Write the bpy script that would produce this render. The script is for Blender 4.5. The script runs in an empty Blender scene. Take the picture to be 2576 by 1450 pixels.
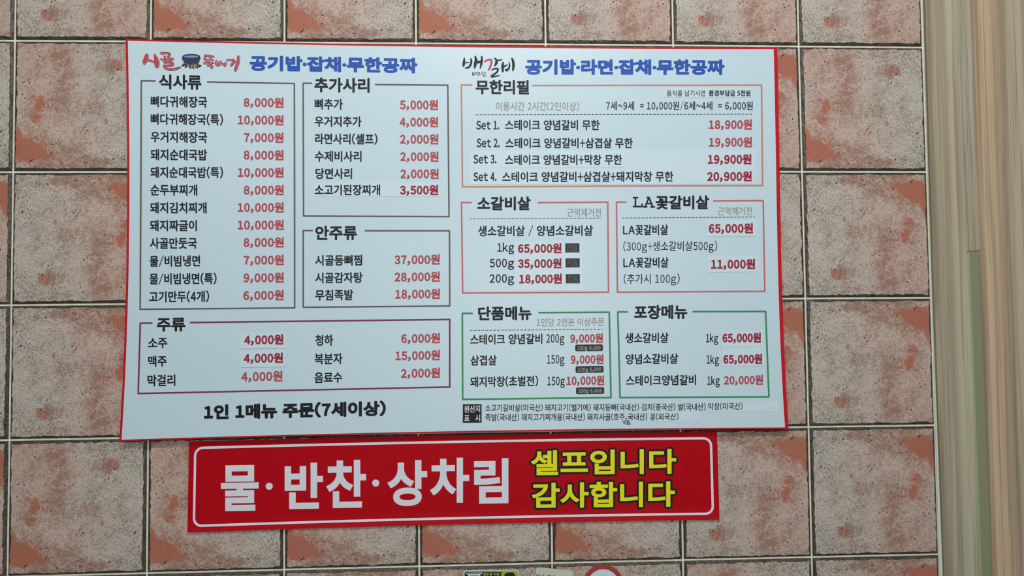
import bpy, math
import numpy as np

# ------------------------------------------------------------------ camera, light, exposure
S = bpy.context.scene
COL = S.collection
Z0 = 2.224                                   # height of the tile joint just above the menu board
F_PX = 1700.0
CAM_W = np.array([-0.0341, -0.0425, -0.0081])
CAM_C = np.array([1.0479, -1.5496, Z0 - 0.6234])


def rot(w):
    t = np.linalg.norm(w)
    k = w / t
    K = np.array([[0, -k[2], k[1]], [k[2], 0, -k[0]], [-k[1], k[0], 0]])
    return np.eye(3) + math.sin(t) * K + (1 - math.cos(t)) * K @ K


RW = rot(CAM_W) @ np.array([[1, 0, 0], [0, 0, -1], [0, 1, 0.0]])      # world -> camera (x right, y down, z forward)

cam = bpy.data.cameras.new('camera')
cam.sensor_width = 36.0
cam.lens = F_PX / 2576 * 36.0
cam.clip_start = 0.05
cam_ob = bpy.data.objects.new('camera', cam)
COL.objects.link(cam_ob)
from mathutils import Matrix, Vector
from mathutils.geometry import delaunay_2d_cdt
m = np.eye(4)
m[:3, 0] = RW[0]
m[:3, 1] = -RW[1]
m[:3, 2] = -RW[2]
m[:3, 3] = CAM_C
cam_ob.matrix_world = Matrix(m.tolist())
S.camera = cam_ob

S.view_settings.view_transform = 'Standard'
S.view_settings.look = 'None'
S.view_settings.gamma = 1.0
S.view_settings.use_curve_mapping = False
S.view_settings.exposure = 0.0

world = bpy.data.worlds.new('world')
S.world = world
world.use_nodes = True
bg = world.node_tree.nodes['Background']
bg.inputs[0].default_value = (0.96, 1.0, 1.0, 1)
bg.inputs[1].default_value = 0.20


def area(name, loc, target, sx, sy, power, color):
    l = bpy.data.lights.new(name, 'AREA')
    l.shape = 'RECTANGLE'
    l.size, l.size_y, l.energy, l.color = sx, sy, power, color
    o = bpy.data.objects.new(name, l)
    COL.objects.link(o)
    o.location = loc
    o.rotation_euler = (Vector(target) - Vector(loc)).to_track_quat('-Z', 'Y').to_euler()
    return o


area('ceiling_lamp_panel', (1.2, -1.95, Z0 + 1.12), (1.2, 0, Z0 - 0.6), 1.1, 0.11, 33.0, (1.0, 0.99, 0.96))
area('fill_light_left', (-0.7, -3.1, Z0 + 0.9), (0.6, 0, Z0 - 0.9), 1.6, 0.9, 14.0, (0.97, 1.0, 0.92))  # added fill, no known lamp: evens the wall, greenish tint at left
area('fill_light_right', (3.1, -3.1, Z0 + 0.9), (1.6, 0, Z0 - 0.9), 1.6, 0.9, 5.0, (0.92, 0.94, 1.0))  # added fill, no known lamp: weaker, bluish tint at right
area('glare_fill_light', (1.38, -3.4, Z0 - 0.42), (1.2, 0, Z0 - 0.5), 1.5, 0.9, 26.0, (0.96, 0.99, 1.0))  # added soft source behind the camera, for the glare mid-board


# ------------------------------------------------------------------ pixel <-> place
def rays(P):
    P = np.asarray(P, float).reshape(-1, 2)
    d = np.c_[(P[:, 0] - 1288) / F_PX, (P[:, 1] - 725) / F_PX, np.ones(len(P))]
    return d @ RW


def on_plane(P, depth):
    """points of the picture on the upright plane standing `depth` metres before the wall"""
    d = rays(P)
    t = (-np.asarray(depth) - CAM_C[1]) / d[:, 1]
    return CAM_C + d * t[:, None]


def project(W):
    c = (np.asarray(W, float).reshape(-1, 3) - CAM_C) @ RW.T
    return c[:, :2] / c[:, 2:] * F_PX + np.array([1288, 725])


BOARD_TOP, BOARD_BOT = Z0 - 0.01, Z0 - 0.905


def board_depth(z):
    t = np.clip((BOARD_TOP - z) / (BOARD_TOP - BOARD_BOT), 0, 1)
    return 0.0108 + 0.0135 * t ** 2.5


def on_board(P, off=0.0):
    off = np.asarray(off, float)
    d = 0.012 + off
    for _ in range(6):
        W = on_plane(P, d)
        d = board_depth(W[:, 2]) + off
    return W


BAN_TOP, BAN_BOT = Z0 - 0.905, Z0 - 1.11


def banner_depth(z):
    t = np.clip((BAN_TOP - z) / (BAN_TOP - BAN_BOT), 0, 1)
    q = np.clip((t - 0.80) / 0.2, 0, 1)
    return 0.0062 + 0.006 * q * q


def on_banner(P, off=0.0):
    off = np.asarray(off, float)
    d = 0.005 + off
    for _ in range(6):
        W = on_plane(P, d)
        d = banner_depth(W[:, 2]) + off
    return W


def on_wall(depth):
    return lambda P, off=0.0: on_plane(P, depth + np.asarray(off, float))


# ------------------------------------------------------------------ materials
def lin(c):
    return tuple(((v / 255) / 12.92 if v / 255 <= 0.04045 else ((v / 255 + 0.055) / 1.055) ** 2.4) for v in c)


class NT:
    def __init__(self, name):
        self.m = bpy.data.materials.new(name)
        self.m.use_nodes = True
        self.t = self.m.node_tree
        self.b = self.t.nodes['Principled BSDF']

    def n(self, typ, **kw):
        x = self.t.nodes.new(typ)
        for k, v in kw.items():
            setattr(x, k, v)
        return x

    def l(self, a, b):
        self.t.links.new(a, b)

    def math(self, op, a, b=None, clamp=False):
        x = self.n('ShaderNodeMath', operation=op, use_clamp=clamp)
        for i, v in enumerate((a, b)):
            if v is None:
                continue
            if isinstance(v, (int, float)):
                x.inputs[i].default_value = v
            else:
                self.l(v, x.inputs[i])
        return x.outputs[0]

    def noise(self, vec, scale, detail=2.0, rough=0.5, dist=0.0):
        x = self.n('ShaderNodeTexNoise')
        self.l(vec, x.inputs['Vector'])
        x.inputs['Scale'].default_value = scale
        x.inputs['Detail'].default_value = detail
        x.inputs['Roughness'].default_value = rough
        x.inputs['Distortion'].default_value = dist
        return x.outputs['Fac']

    def ramp(self, fac, lo, hi):
        x = self.n('ShaderNodeMapRange')
        x.interpolation_type = 'SMOOTHSTEP'
        self.l(fac, x.inputs[0])
        x.inputs[1].default_value, x.inputs[2].default_value = lo, hi
        return x.outputs[0]

    def mix(self, fac, a, b):
        x = self.n('ShaderNodeMix', data_type='RGBA')
        if isinstance(fac, (int, float)):
            x.inputs[0].default_value = fac
        else:
            self.l(fac, x.inputs[0])
        for i, v in ((6, a), (7, b)):
            if isinstance(v, tuple):
                x.inputs[i].default_value = (*v[:3], 1)
            else:
                self.l(v, x.inputs[i])
        return x.outputs[2]

    def base(self, v):
        if isinstance(v, tuple):
            self.b.inputs['Base Color'].default_value = (*v[:3], 1)
        else:
            self.l(v, self.b.inputs['Base Color'])

    def bump(self, h, strength, dist=0.001):
        x = self.n('ShaderNodeBump')
        x.inputs['Strength'].default_value = strength
        x.inputs['Distance'].default_value = dist
        self.l(h, x.inputs['Height'])
        self.l(x.outputs[0], self.b.inputs['Normal'])

    def surf(self, rough, spec=0.5, metal=0.0):
        self.b.inputs['Roughness'].default_value = rough
        self.b.inputs['Specular IOR Level'].default_value = spec
        self.b.inputs['Metallic'].default_value = metal


def flat(name, rgb, rough=0.55, spec=0.3, var=0.0, scale=300, metal=0.0):
    """printed or painted surface with a fine grain"""
    k = NT(name)
    c = lin(rgb)
    if var:
        pos = k.n('ShaderNodeNewGeometry').outputs['Position']
        f = k.noise(pos, scale, 3.0, 0.6)
        k.base(k.mix(f, tuple(v * (1 - var) for v in c), tuple(min(1, v * (1 + var)) for v in c)))
    else:
        k.base(c)
    k.surf(rough, spec, metal)
    return k.m


M = {}
M['paper'] = flat('board_white_print', (190, 212, 222), 0.36, 0.5, 0.03, 900)
M['sticker'] = flat('white_sticker_paper', (197, 217, 226), 0.36, 0.5, 0.03, 900)
M['red_edge'] = flat('board_red_print', (190, 10, 30), 0.5, 0.2, 0.06, 200)
M['foam'] = flat('board_core', (205, 205, 200), 0.8, 0.2)
M['black'] = flat('black_print', (23, 27, 36), 0.5, 0.25, 0.25, 120)
M['ink'] = flat('dark_ink', (15, 15, 18), 0.5, 0.3)
M['grey_thin'] = flat('thin_dark_print', (70, 78, 86), 0.5, 0.25)
M['faded_red'] = flat('faded_red_print', (170, 72, 80), 0.5, 0.25, 0.2, 130)
M['fresh_red'] = flat('fresh_red_print', (150, 36, 58), 0.5, 0.25, 0.15, 130)
M['logo_red'] = flat('logo_red_print', (190, 62, 72), 0.5, 0.25, 0.1, 160)
M['blue'] = flat('blue_print', (36, 82, 170), 0.5, 0.25, 0.08, 200)
M['taupe'] = flat('taupe_print', (150, 142, 136), 0.5, 0.25)
M['brown_line'] = flat('brown_line_print', (98, 88, 90), 0.5, 0.25)
M['orange_line'] = flat('orange_line_print', (192, 130, 104), 0.5, 0.25)
M['red_line'] = flat('red_line_print', (192, 102, 106), 0.5, 0.25)
M['green_line'] = flat('green_line_print', (48, 138, 94), 0.5, 0.25)
M['purple_line'] = flat('purple_line_print', (124, 44, 100), 0.5, 0.25)
M['tag_black'] = flat('tag_charcoal_print', (48, 48, 50), 0.5, 0.25)
M['tag_grey'] = flat('tag_grey_print', (96, 98, 98), 0.5, 0.25)
M['tag_pale'] = flat('tag_pale_print', (160, 165, 165), 0.5, 0.25)
M['white_ink'] = flat('white_print', (212, 220, 228), 0.5, 0.3, 0.04, 300)
M['cream'] = flat('cream_tape', (206, 218, 212), 0.5, 0.3)
M['pot'] = flat('pot_print', (44, 54, 78), 0.5, 0.25, 0.25, 300)
M['water'] = flat('pot_water_print', (112, 142, 198), 0.5, 0.25)
M['flame'] = flat('flame_print', (196, 158, 92), 0.5, 0.25, 0.2, 400)
M['flame_red'] = flat('flame_red_print', (130, 70, 62), 0.5, 0.25, 0.2, 400)
M['banner_red'] = flat('banner_red_vinyl', (174, 0, 18), 0.5, 0.12, 0.06, 14)
M['banner_white'] = flat('banner_white_print', (212, 216, 224), 0.5, 0.3, 0.05, 60)
M['yellow'] = flat('banner_yellow_print', (226, 220, 24), 0.5, 0.3, 0.06, 300)
M['card_clear'] = flat('acrylic_edge', (190, 200, 198), 0.2, 0.8)
M['card_black'] = flat('card_black_print', (24, 26, 32), 0.35, 0.4)
M['card_lime'] = flat('card_lime_print', (160, 168, 24), 0.4, 0.4)
M['note'] = flat('cream_note_paper', (190, 196, 178), 0.7, 0.2, 0.05, 120)
M['disc_red'] = flat('disc_red_print', (160, 56, 54), 0.5, 0.3, 0.04, 200)

# tile face: one printed design on every tile; the masks come from the print, the grain is fine noise
k = NT('rustic_tile_print')
uv = k.n('ShaderNodeUVMap', uv_map='print').outputs[0]
at = k.n('ShaderNodeVertexColor', layer_name='masks')
sep = k.n('ShaderNodeSeparateColor')
k.l(at.outputs['Color'], sep.inputs[0])
mr, mg, mb, ma = sep.outputs[0], sep.outputs[1], sep.outputs[2], at.outputs['Alpha']
n1 = k.noise(uv, 230, 2.5, 0.6, 1.6)
n2 = k.noise(uv, 70, 5.0, 0.62, 0.4)
n3 = k.noise(uv, 22, 3.0, 0.6, 0.2)
off = k.n('ShaderNodeVectorMath', operation='ADD')
k.l(uv, off.inputs[0])
off.inputs[1].default_value = (7.3, 3.1, 1.7)
n4 = k.noise(off.outputs[0], 330, 2.0, 0.6, 1.2)
n5 = k.noise(off.outputs[0], 170, 4.0, 0.7, 0.6)
pale = k.mix(k.ramp(mb, 0.1, 0.9), lin((188, 181, 171)), lin((191, 170, 158)))
tan = k.mix(k.ramp(mb, 0.1, 0.9), lin((138, 124, 111)), lin((148, 116, 102)))
basec = k.mix(k.ramp(k.math('ADD', n1, k.math('MULTIPLY', n3, 0.5)), 0.58, 0.74), tan, pale)
basec = k.mix(k.math('MULTIPLY', k.ramp(n5, 0.54, 0.68), 0.5), basec, lin((120, 104, 92)))
h1 = k.math('MULTIPLY', k.math('SUBTRACT', n1, 0.5), 2.4)
h2 = k.math('MULTIPLY', k.math('SUBTRACT', n2, 0.5), 1.1)
gb = k.math('ADD', k.math('ADD', k.math('MINIMUM', k.math('MULTIPLY', mg, 0.9), 0.46), h1), h2)
c1 = k.mix(k.math('MULTIPLY', k.ramp(gb, 0.32, 0.50), 0.9), basec, lin((146, 106, 87)))
rb = k.math('ADD', k.math('ADD', k.math('MULTIPLY', mr, 0.86), k.math('MULTIPLY', h1, 0.85)), k.math('MULTIPLY', h2, 0.9))
c2 = k.mix(k.math('MULTIPLY', k.ramp(rb, 0.40, 0.66), 0.92), c1, lin((168, 101, 79)))
sp = k.math('ADD', k.ramp(n4, 0.60, 0.68), k.math('MULTIPLY', k.ramp(n4, 0.53, 0.62), ma), clamp=True)
c3 = k.mix(k.math('MULTIPLY', sp, 0.75), c2, lin((72, 62, 54)))
k.base(c3)
k.bump(n1, 0.35, 0.0006)
k.surf(0.62, 0.3)
M['tile'] = k.m

k = NT('tile_rim_glaze')
pos = k.n('ShaderNodeNewGeometry').outputs['Position']
r1 = k.noise(pos, 260, 3.0, 0.6, 0.5)
r2 = k.noise(pos, 40, 2.0)
k.base(k.mix(k.ramp(k.math('ADD', r1, r2), 0.8, 1.25), lin((50, 43, 36)), lin((80, 73, 62))))
k.bump(r1, 0.9, 0.0016)
k.surf(0.34, 0.5)
M['rim'] = k.m

k = NT('pale_grout')
pos = k.n('ShaderNodeNewGeometry').outputs['Position']
k.base(k.mix(k.ramp(k.noise(pos, 30, 4.0), 0.3, 0.8), lin((206, 204, 186)), lin((232, 231, 216))))
k.surf(0.8, 0.2)
M['grout'] = k.m
M['pit'] = flat('tile_pit', (64, 55, 49), 0.7, 0.2)
M['caulk'] = flat('white_caulk', (206, 212, 202), 0.5, 0.3, 0.05, 60)


def wood(name, shift, bands):
    """printed wood foil: colour bands across x (metres from the tiles), broken up by long grain"""
    k = NT(name)
    tc = k.n('ShaderNodeTexCoord').outputs['Object']

    def stretched(dx, zs, rot_):
        mp = k.n('ShaderNodeMapping')
        k.l(tc, mp.inputs[0])
        mp.inputs['Location'].default_value = (shift + dx, shift, shift)
        mp.inputs['Rotation'].default_value = (0, math.radians(rot_), 0)
        mp.inputs['Scale'].default_value = (1, 1, zs)
        return mp.outputs[0]
    a = k.noise(stretched(0, 0.02, 0.4), 26, 3.0, 0.6, 0.4)
    b = k.noise(stretched(2, 0.010, 0.6), 170, 3.0, 0.6, 0.1)
    c = k.noise(stretched(5, 0.016, -0.5), 75, 3.0, 0.55, 0.3)
    g = k.noise(tc, 620, 2.0)
    sx = k.n('ShaderNodeSeparateXYZ')
    k.l(tc, sx.inputs[0])
    x = k.math('SUBTRACT', sx.outputs[0], bands[0])
    t = k.math('DIVIDE', x, bands[1])
    t = k.math('ADD', t, k.math('MULTIPLY', k.math('SUBTRACT', a, 0.5), 0.28))
    cr = k.n('ShaderNodeValToRGB')
    k.l(t, cr.inputs[0])
    el = cr.color_ramp.elements
    for q, (p, col) in enumerate(bands[2]):
        e = el[q] if q < 2 else el.new(p)
        e.position = p
        e.color = (*lin(col), 1)
    col = cr.outputs[0]
    col = k.mix(k.math('MULTIPLY', k.ramp(c, 0.54, 0.68), 0.6), col, lin((192, 182, 160)))
    col = k.mix(k.math('MULTIPLY', k.ramp(c, 0.47, 0.34), 0.55), col, lin((128, 108, 90)))
    col = k.mix(k.math('MULTIPLY', k.ramp(b, 0.55, 0.66), 0.55), col, lin((106, 92, 80)))
    col = k.mix(k.math('MULTIPLY', k.ramp(b, 0.43, 0.34), 0.4), col, lin((204, 190, 166)))
    col = k.mix(k.math('MULTIPLY', k.ramp(g, 0.3, 0.7), 0.12), col, lin((84, 80, 74)))
    col = k.mix(0.22, col, lin((176, 156, 136)))
    k.base(col)
    k.surf(0.5, 0.3)
    return k.m


XC = 2.104                                                  # where the casing starts
M['wood_a'] = wood('grey_beige_woodgrain', 0.37, (XC, 0.100, [
    (0.0, (128, 119, 92)), (1.0, (168, 163, 134)), (0.12, (136, 127, 100)), (0.2, (162, 155, 132)), (0.36, (152, 141, 122)), (0.5, (174, 171, 146)),
    (0.66, (184, 184, 162)), (0.78, (178, 178, 154)), (0.9, (158, 153, 126))]))
M['wood_b'] = wood('warm_woodgrain', 5.13, (XC + 0.076, 0.125, [
    (0.0, (155, 132, 105)), (1.0, (185, 178, 150)), (0.09, (159, 134, 107)), (0.16, (203, 180, 144)), (0.34, (196, 171, 135)), (0.42, (172, 149, 120)),
    (0.56, (159, 141, 118)), (0.62, (140, 128, 109)), (0.7, (181, 171, 144))]))
M['wood_c'] = wood('pale_woodgrain', 9.4, (XC + 0.072, 0.012, [  # pale print, colour lightened further to offset shade on the post's side
    (0.0, (206, 206, 184)), (1.0, (190, 186, 162)), (0.35, (228, 230, 212)), (0.7, (200, 200, 176))]))
M['green'] = flat('bare_green_board', (166, 172, 142), 0.7, 0.2, 0.08, 500)
M['green_lip'] = flat('pale_green_lip', (186, 204, 172), 0.6, 0.25, 0.06, 300)


# ------------------------------------------------------------------ objects
def link_mesh(name, V, F, mats, mi=None, parent=None, smooth=False):
    me = bpy.data.meshes.new(name)
    me.from_pydata([tuple(map(float, v)) for v in V], [], F)
    for mm in mats:
        me.materials.append(M[mm])
    if mi is not None:
        me.polygons.foreach_set('material_index', np.asarray(mi, np.int32))
    if smooth:
        me.polygons.foreach_set('use_smooth', np.ones(len(me.polygons), bool))
    me.update()
    o = bpy.data.objects.new(name, me)
    COL.objects.link(o)
    if parent is not None:
        o.parent = parent
        o.matrix_parent_inverse = parent.matrix_world.inverted()
    return o


def thing(name, label, cat, loc, group=None):
    o = bpy.data.objects.new(name, None)
    o.empty_display_size = 0.05
    COL.objects.link(o)
    o.location = loc
    o.matrix_world = Matrix.Translation(loc)
    o['label'], o['category'] = label, cat
    if group:
        o['group'] = group
    return o


class Sheet:
    """flat print and thin sheets: collected in picture points and laid on a surface of the place"""

    def __init__(self, surf):
        self.surf, self.P, self.O, self.F, self.mi, self.mats = surf, [], [], [], [], []
        self.n, self.k = 0, 0

    def film(self):
        """ink films that cross each other lie some microns apart"""
        self.k = (self.k + 1) % 60
        return self.k * 1.0e-6

    def mat(self, name):
        if name not in self.mats:
            self.mats.append(name)
        return self.mats.index(name)

    def add(self, P, faces, mat, off):
        P = np.asarray(P, float).reshape(-1, 2)
        o = np.full(len(P), off) if np.isscalar(off) else np.asarray(off)
        i = self.mat(mat)
        self.P.append(P)
        self.O.append(o)
        for f in faces:
            self.F.append([v + self.n for v in f])
            self.mi.append(i)
        self.n += len(P)

    def poly(self, P, mat, off, base=None):
        """a sheet with outline P; with `base` it gets an edge going back to that offset"""
        P = np.asarray(P, float)
        a = P
        b = np.roll(P, -1, 0)
        if (a[:, 0] * b[:, 1] - b[:, 0] * a[:, 1]).sum() > 0:
            P = P[::-1]
        n = len(P)
        if base is None:
            self.add(P, [list(range(n))], mat, off)
        else:
            Q = np.r_[P, P]
            fs = [list(range(n))] + [[i, n + i, n + (i + 1) % n, (i + 1) % n] for i in range(n)]
            self.add(Q, fs, mat, np.r_[np.full(n, off), np.full(n, base)])

    def stroke(self, pts, r, mat, off, seg=10):
        """brush stroke along pts, round ends; r a number or a list of radii"""
        pts = np.asarray(pts, float)
        r = np.full(len(pts), r) if np.isscalar(r) else np.asarray(r, float)
        ang = np.linspace(0, 2 * np.pi, seg, endpoint=False)
        ring = np.c_[np.cos(ang), -np.sin(ang)]
        for e, (p, q) in enumerate(zip(pts, r)):
            self.add(p + ring * q, [list(range(seg))], mat, off + self.film())
        for i in range(len(pts) - 1):
            d = pts[i + 1] - pts[i]
            L = np.hypot(*d)
            if L < 1e-6:
                continue
            n = np.array([d[1], -d[0]]) / L
            self.add([pts[i] + n * r[i], pts[i] - n * r[i], pts[i + 1] - n * r[i + 1], pts[i + 1] + n * r[i + 1]],
                     [[0, 1, 2, 3]], mat, off + self.film())

    def curve(self, pts, mat, off, dil=0.0, seg=10, shift=(0, 0), steps=5):
        """smooth brush stroke through (x, y, r) points"""
        p = np.asarray(pts, float)
        if len(p) > 2:
            q = np.r_[p[:1] * 2 - p[1:2], p, p[-1:] * 2 - p[-2:-1]]
            out = []
            for i in range(1, len(q) - 2):
                for t in np.linspace(0, 1, steps, endpoint=False):
                    a, b, c, d = q[i - 1:i + 3]
                    out.append(0.5 * (2 * b + (c - a) * t + (2 * a - 5 * b + 4 * c - d) * t * t + (3 * b - a - 3 * c + d) * t ** 3))
            out.append(p[-1])
            p = np.array(out)
        self.stroke(p[:, :2] + np.array(shift), np.maximum(p[:, 2], 0.2) + dil, mat, off, seg)

    def build(self, name, parent, label=None):
        P, O = np.concatenate(self.P), np.concatenate(self.O)
        W = self.surf(P, O)
        o = link_mesh(name, W, self.F, self.mats, self.mi, parent)
        if label:
            o['label'] = label
        return o


# ------------------------------------------------------------------ lettering
GL = {}


def glyph(ch, res=3):
    if (ch, res) in GL:
        return GL[ch, res]
    src = ch
    if 0x21 <= ord(ch) <= 0x7e:
        src = chr(ord(ch) + 0xFEE0)
    c = bpy.data.curves.new('glyph', 'FONT')
    c.body = src
    c.size = 1.0
    c.resolution_u = res
    o = bpy.data.objects.new('glyph', c)
    COL.objects.link(o)
    dg = bpy.context.evaluated_depsgraph_get()
    me = bpy.data.meshes.new_from_object(o.evaluated_get(dg))
    V = np.array([v.co[:2] for v in me.vertices]).reshape(-1, 2)
    F = [list(p.vertices) for p in me.polygons]
    # outline edges, directed so that the ink lies on their left
    F = [f if sum(V[p][0] * V[q][1] - V[q][0] * V[p][1] for p, q in zip(f, f[1:] + f[:1])) >= 0 else f[::-1] for f in F]
    D = {(a, b) for f in F for a, b in zip(f, f[1:] + f[:1])}
    E = [(a, b) for a, b in D if (b, a) not in D]
    bpy.data.objects.remove(o)
    bpy.data.meshes.remove(me)
    bpy.data.curves.remove(c)
    GL[ch, res] = (V, F, E)
    return GL[ch, res]


def layout(s, res=3):
    """glyph outlines side by side: list of (V, F, E), in em units, baseline at 0"""
    out, pen = [], 0.0
    for ch in s:
        if ch == ' ':
            pen += 0.30
            continue
        V, F, E = glyph(ch, res)
        V = V.copy()
        x0, x1 = V[:, 0].min(), V[:, 0].max()
        if ord(ch) >= 0xAC00:
            V[:, 0] += pen
            adv = 0.92
        elif ch.isdigit():
            V[:, 0] *= 0.82
            x0, x1 = x0 * 0.82, x1 * 0.82
            w = 0.42
            V[:, 0] = pen + 0.08 + (w - (x1 - x0)) / 2 + V[:, 0] - x0
            adv = w + 0.16
        else:
            V[:, 0] = pen + 0.06 + V[:, 0] - x0
            q = {'~': 0.6, '=': 0.62, '+': 0.62, '/': 0.42}.get(ch, 1.0)
            if q < 1:
                V[:, 0] = V[:, 0].min() + (V[:, 0] - V[:, 0].min()) * q
                x1 = x0 + (x1 - x0) * q
            adv = x1 - x0 + (0.19 if ch == ',' else 0.12)
        out.append((V, F, E))
        pen += adv
    return out


SLX = [550, 950, 1550]


def slope(x, y):
    a = np.interp(x, SLX, [0.0156, 0.0110, 0.0012])
    b = np.interp(x, SLX, [-0.0220, -0.0215, -0.0125])
    return a + (b - a) * (y - 207) / (990 - 207)


def tri_area(Q, f):
    return sum(Q[p][0] * Q[q][1] - Q[q][0] * Q[p][1] for p, q in zip(f, f[1:] + f[:1])) / 2


def write(sh, s, xl, xr, yc, h, r, mat, off, sl=None, dil=0.0, square=False, box=False):
    """letters of string s between the picture points xl and xr, Korean letter height h about yc, strokes thickened by r"""
    gs = layout(s, 3 if h < 30 else 5 if h < 50 else 9)
    A = np.concatenate([g[0] for g in gs])
    x0, x1 = A[:, 0].min(), A[:, 0].max()
    if box:
        y0, y1 = A[:, 1].min(), A[:, 1].max()
        em, mid = (h - 2 * r) / (y1 - y0), (y0 + y1) / 2
    else:
        em, mid = (h - 2 * r) / 0.875, 0.384
    sx = (xr - xl - 2 * r) / (x1 - x0)
    xm = (xl + xr) / 2
    if sl is None:
        sl = slope(xm, yc)
    rr = r + dil
    seg = 6 if rr < 1.6 else 14
    ang = np.linspace(0, 2 * np.pi, seg, endpoint=False)
    ring = np.c_[np.cos(ang), -np.sin(ang)]
    for gi, (V, F, E) in enumerate(gs):
        X = xl + r + (V[:, 0] - x0) * sx
        Y = yc + sl * (X - xm) - (V[:, 1] - mid) * em
        P = np.c_[X, Y]
        og = off + (gi % 2) * 1.2e-5
        if rr <= 0.05:
            sh.add(P, F, mat, og)
            continue
        Q, fs = [tuple(p) for p in P], [list(f) for f in F]
        into, nrm = {}, {}
        for a, b in E:
            d = P[b] - P[a]
            L = np.hypot(*d)
            n = np.array([-d[1], d[0]]) / L * rr if L > 1e-6 else np.zeros(2)      # away from the ink (picture y runs down)
            nrm[a] = n
            into[b] = n
            fs.append(list(range(len(Q), len(Q) + 4)))
            Q += [tuple(p) for p in (P[a], P[b], P[b] + n, P[a] + n)]
        for v in into:
            if v not in nrm:
                continue
            if square:                                            # sharp corners
                n1, n2 = into[v], nrm[v]
                dt = float(n1 @ n2) / rr ** 2
                if n1[0] * n2[1] - n1[1] * n2[0] < -1e-4 * rr ** 2:
                    mm = (n1 + n2) / (1 + dt) if dt > -0.6 else (n1 + n2) / 2
                    fs.append(list(range(len(Q), len(Q) + 4)))
                    Q += [tuple(p) for p in (P[v], P[v] + n1, P[v] + mm, P[v] + n2)]
            else:
                fs.append(list(range(len(Q), len(Q) + len(ring))))
                Q += [tuple(p) for p in P[v] + ring * rr]
        ok = []
        for f in fs:
            A2 = tri_area(Q, f)
            if abs(A2) > 1e-3:
                ok.append(f if A2 < 0 else f[::-1])
        fs = ok
        area = abs(sum(tri_area(Q, f) for f in F))
        edge = sum(np.hypot(*(P[b] - P[a])) for a, b in E)
        jit = np.random.RandomState(3)
        for attempt in range(6):
            ov, _, of, _, _, src = delaunay_2d_cdt([Vector((p[0] - X[0], Y[0] - p[1])) for p in Q], [], fs, 0, 1e-4)
            keep = [list(f) for f, o in zip(of, src) if o]
            got = sum(abs(tri_area(ov, f)) for f in keep)
            if got < area + edge * rr * 1.15 + 2:
                break
            Q = [(p[0] + jit.uniform(-0.02, 0.02), p[1] + jit.uniform(-0.02, 0.02)) for p in Q]
        sh.add(np.array([(p[0] + X[0], Y[0] - p[1]) for p in ov]), keep, mat, og)


def rrect(x0, y0, x1, y1, r, sl=0.0, n=5):
    out = []
    for cx, cy, a0 in ((x1 - r, y0 + r, -90), (x1 - r, y1 - r, 0), (x0 + r, y1 - r, 90), (x0 + r, y0 + r, 180)):
        for a in np.linspace(a0, a0 + 90, n):
            x, y = cx + r * math.cos(math.radians(a)), cy + r * math.sin(math.radians(a))
            out.append((x, y + sl * (x - (x0 + x1) / 2)))
    return out


# ------------------------------------------------------------------ tiled wall
GRID = {(0, 0): (36, 101), (0, 1): (33.5, 433.1), (0, 2): (29.6, 767.7), (0, 3): (22.1, 1108.7), (0, 4): (12.4, 1450),
        (1, 3): (378.8, 1104.9), (1, 4): (372.4, 1444), (4, 4): (1389.5, 1414.3),
        (6, 0): (2009.8, 118.3), (6, 1): (2015.6, 433.9), (6, 2): (2022.7, 751.0), (6, 3): (2031, 1073.2), (6, 4): (2040.7, 1402.4),
        (7, 0): (2322.6, 118.9), (7, 1): (2332, 431.7), (7, 2): (2341, 748), (7, 3): (2353, 1070.1), (7, 4): (2363.5, 1398.3)}
ij = np.array(list(GRID))
W = on_plane(list(GRID.values()), 0.0)
res = W[:, [0, 2]] - np.c_[ij[:, 0] * 0.3, Z0 - ij[:, 1] * 0.3]


def basis(i, j):
    i, j = np.clip(i, -0.5, 7), np.clip(j, -0.5, 4.3)
    return np.stack([np.ones_like(i), i, j, i * j, i * i, j * j], -1)


coef, *_ = np.linalg.lstsq(basis(ij[:, 0].astype(float), ij[:, 1].astype(float)), res, rcond=None)


def corner(i, j):
    b = basis(np.float64(i), np.float64(j)) @ coef
    return np.array([i * 0.3 + b[0], Z0 - j * 0.3 + b[1]])


# the print, in tile coordinates (u to the right, v down): (u, v, su, sv, strength)
RED = [(0.05, 0.83, 0.10, 0.075, 1.15), (0.16, 0.86, 0.10, 0.05, 0.85), (0.02, 0.71, 0.035, 0.04, 0.8), (0.20, 0.47, 0.045, 0.05, 0.95),
       (0.17, 0.60, 0.04, 0.06, 0.72), (0.02, 0.05, 0.05, 0.035, 0.65), (0.22, 0.17, 0.05, 0.035, 0.48), (0.76, 0.15, 0.05, 0.03, 0.5),
       (0.72, 0.53, 0.018, 0.016, 0.75), (0.685, 0.62, 0.016, 0.018, 0.75), (0.66, 0.66, 0.012, 0.014, 0.5), (0.79, 0.205, 0.016, 0.03, 0.72),
       (0.96, 0.20, 0.014, 0.03, 0.6), (0.52, 0.69, 0.025, 0.025, 0.42), (0.26, 0.72, 0.02, 0.02, 0.3), (0.09, 0.36, 0.018, 0.012, 0.5),
       (0.25, 0.92, 0.04, 0.02, 0.4), (0.70, 0.17, 0.06, 0.03, 0.4), (0.86, 0.84, 0.02, 0.02, 0.4)]
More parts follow.
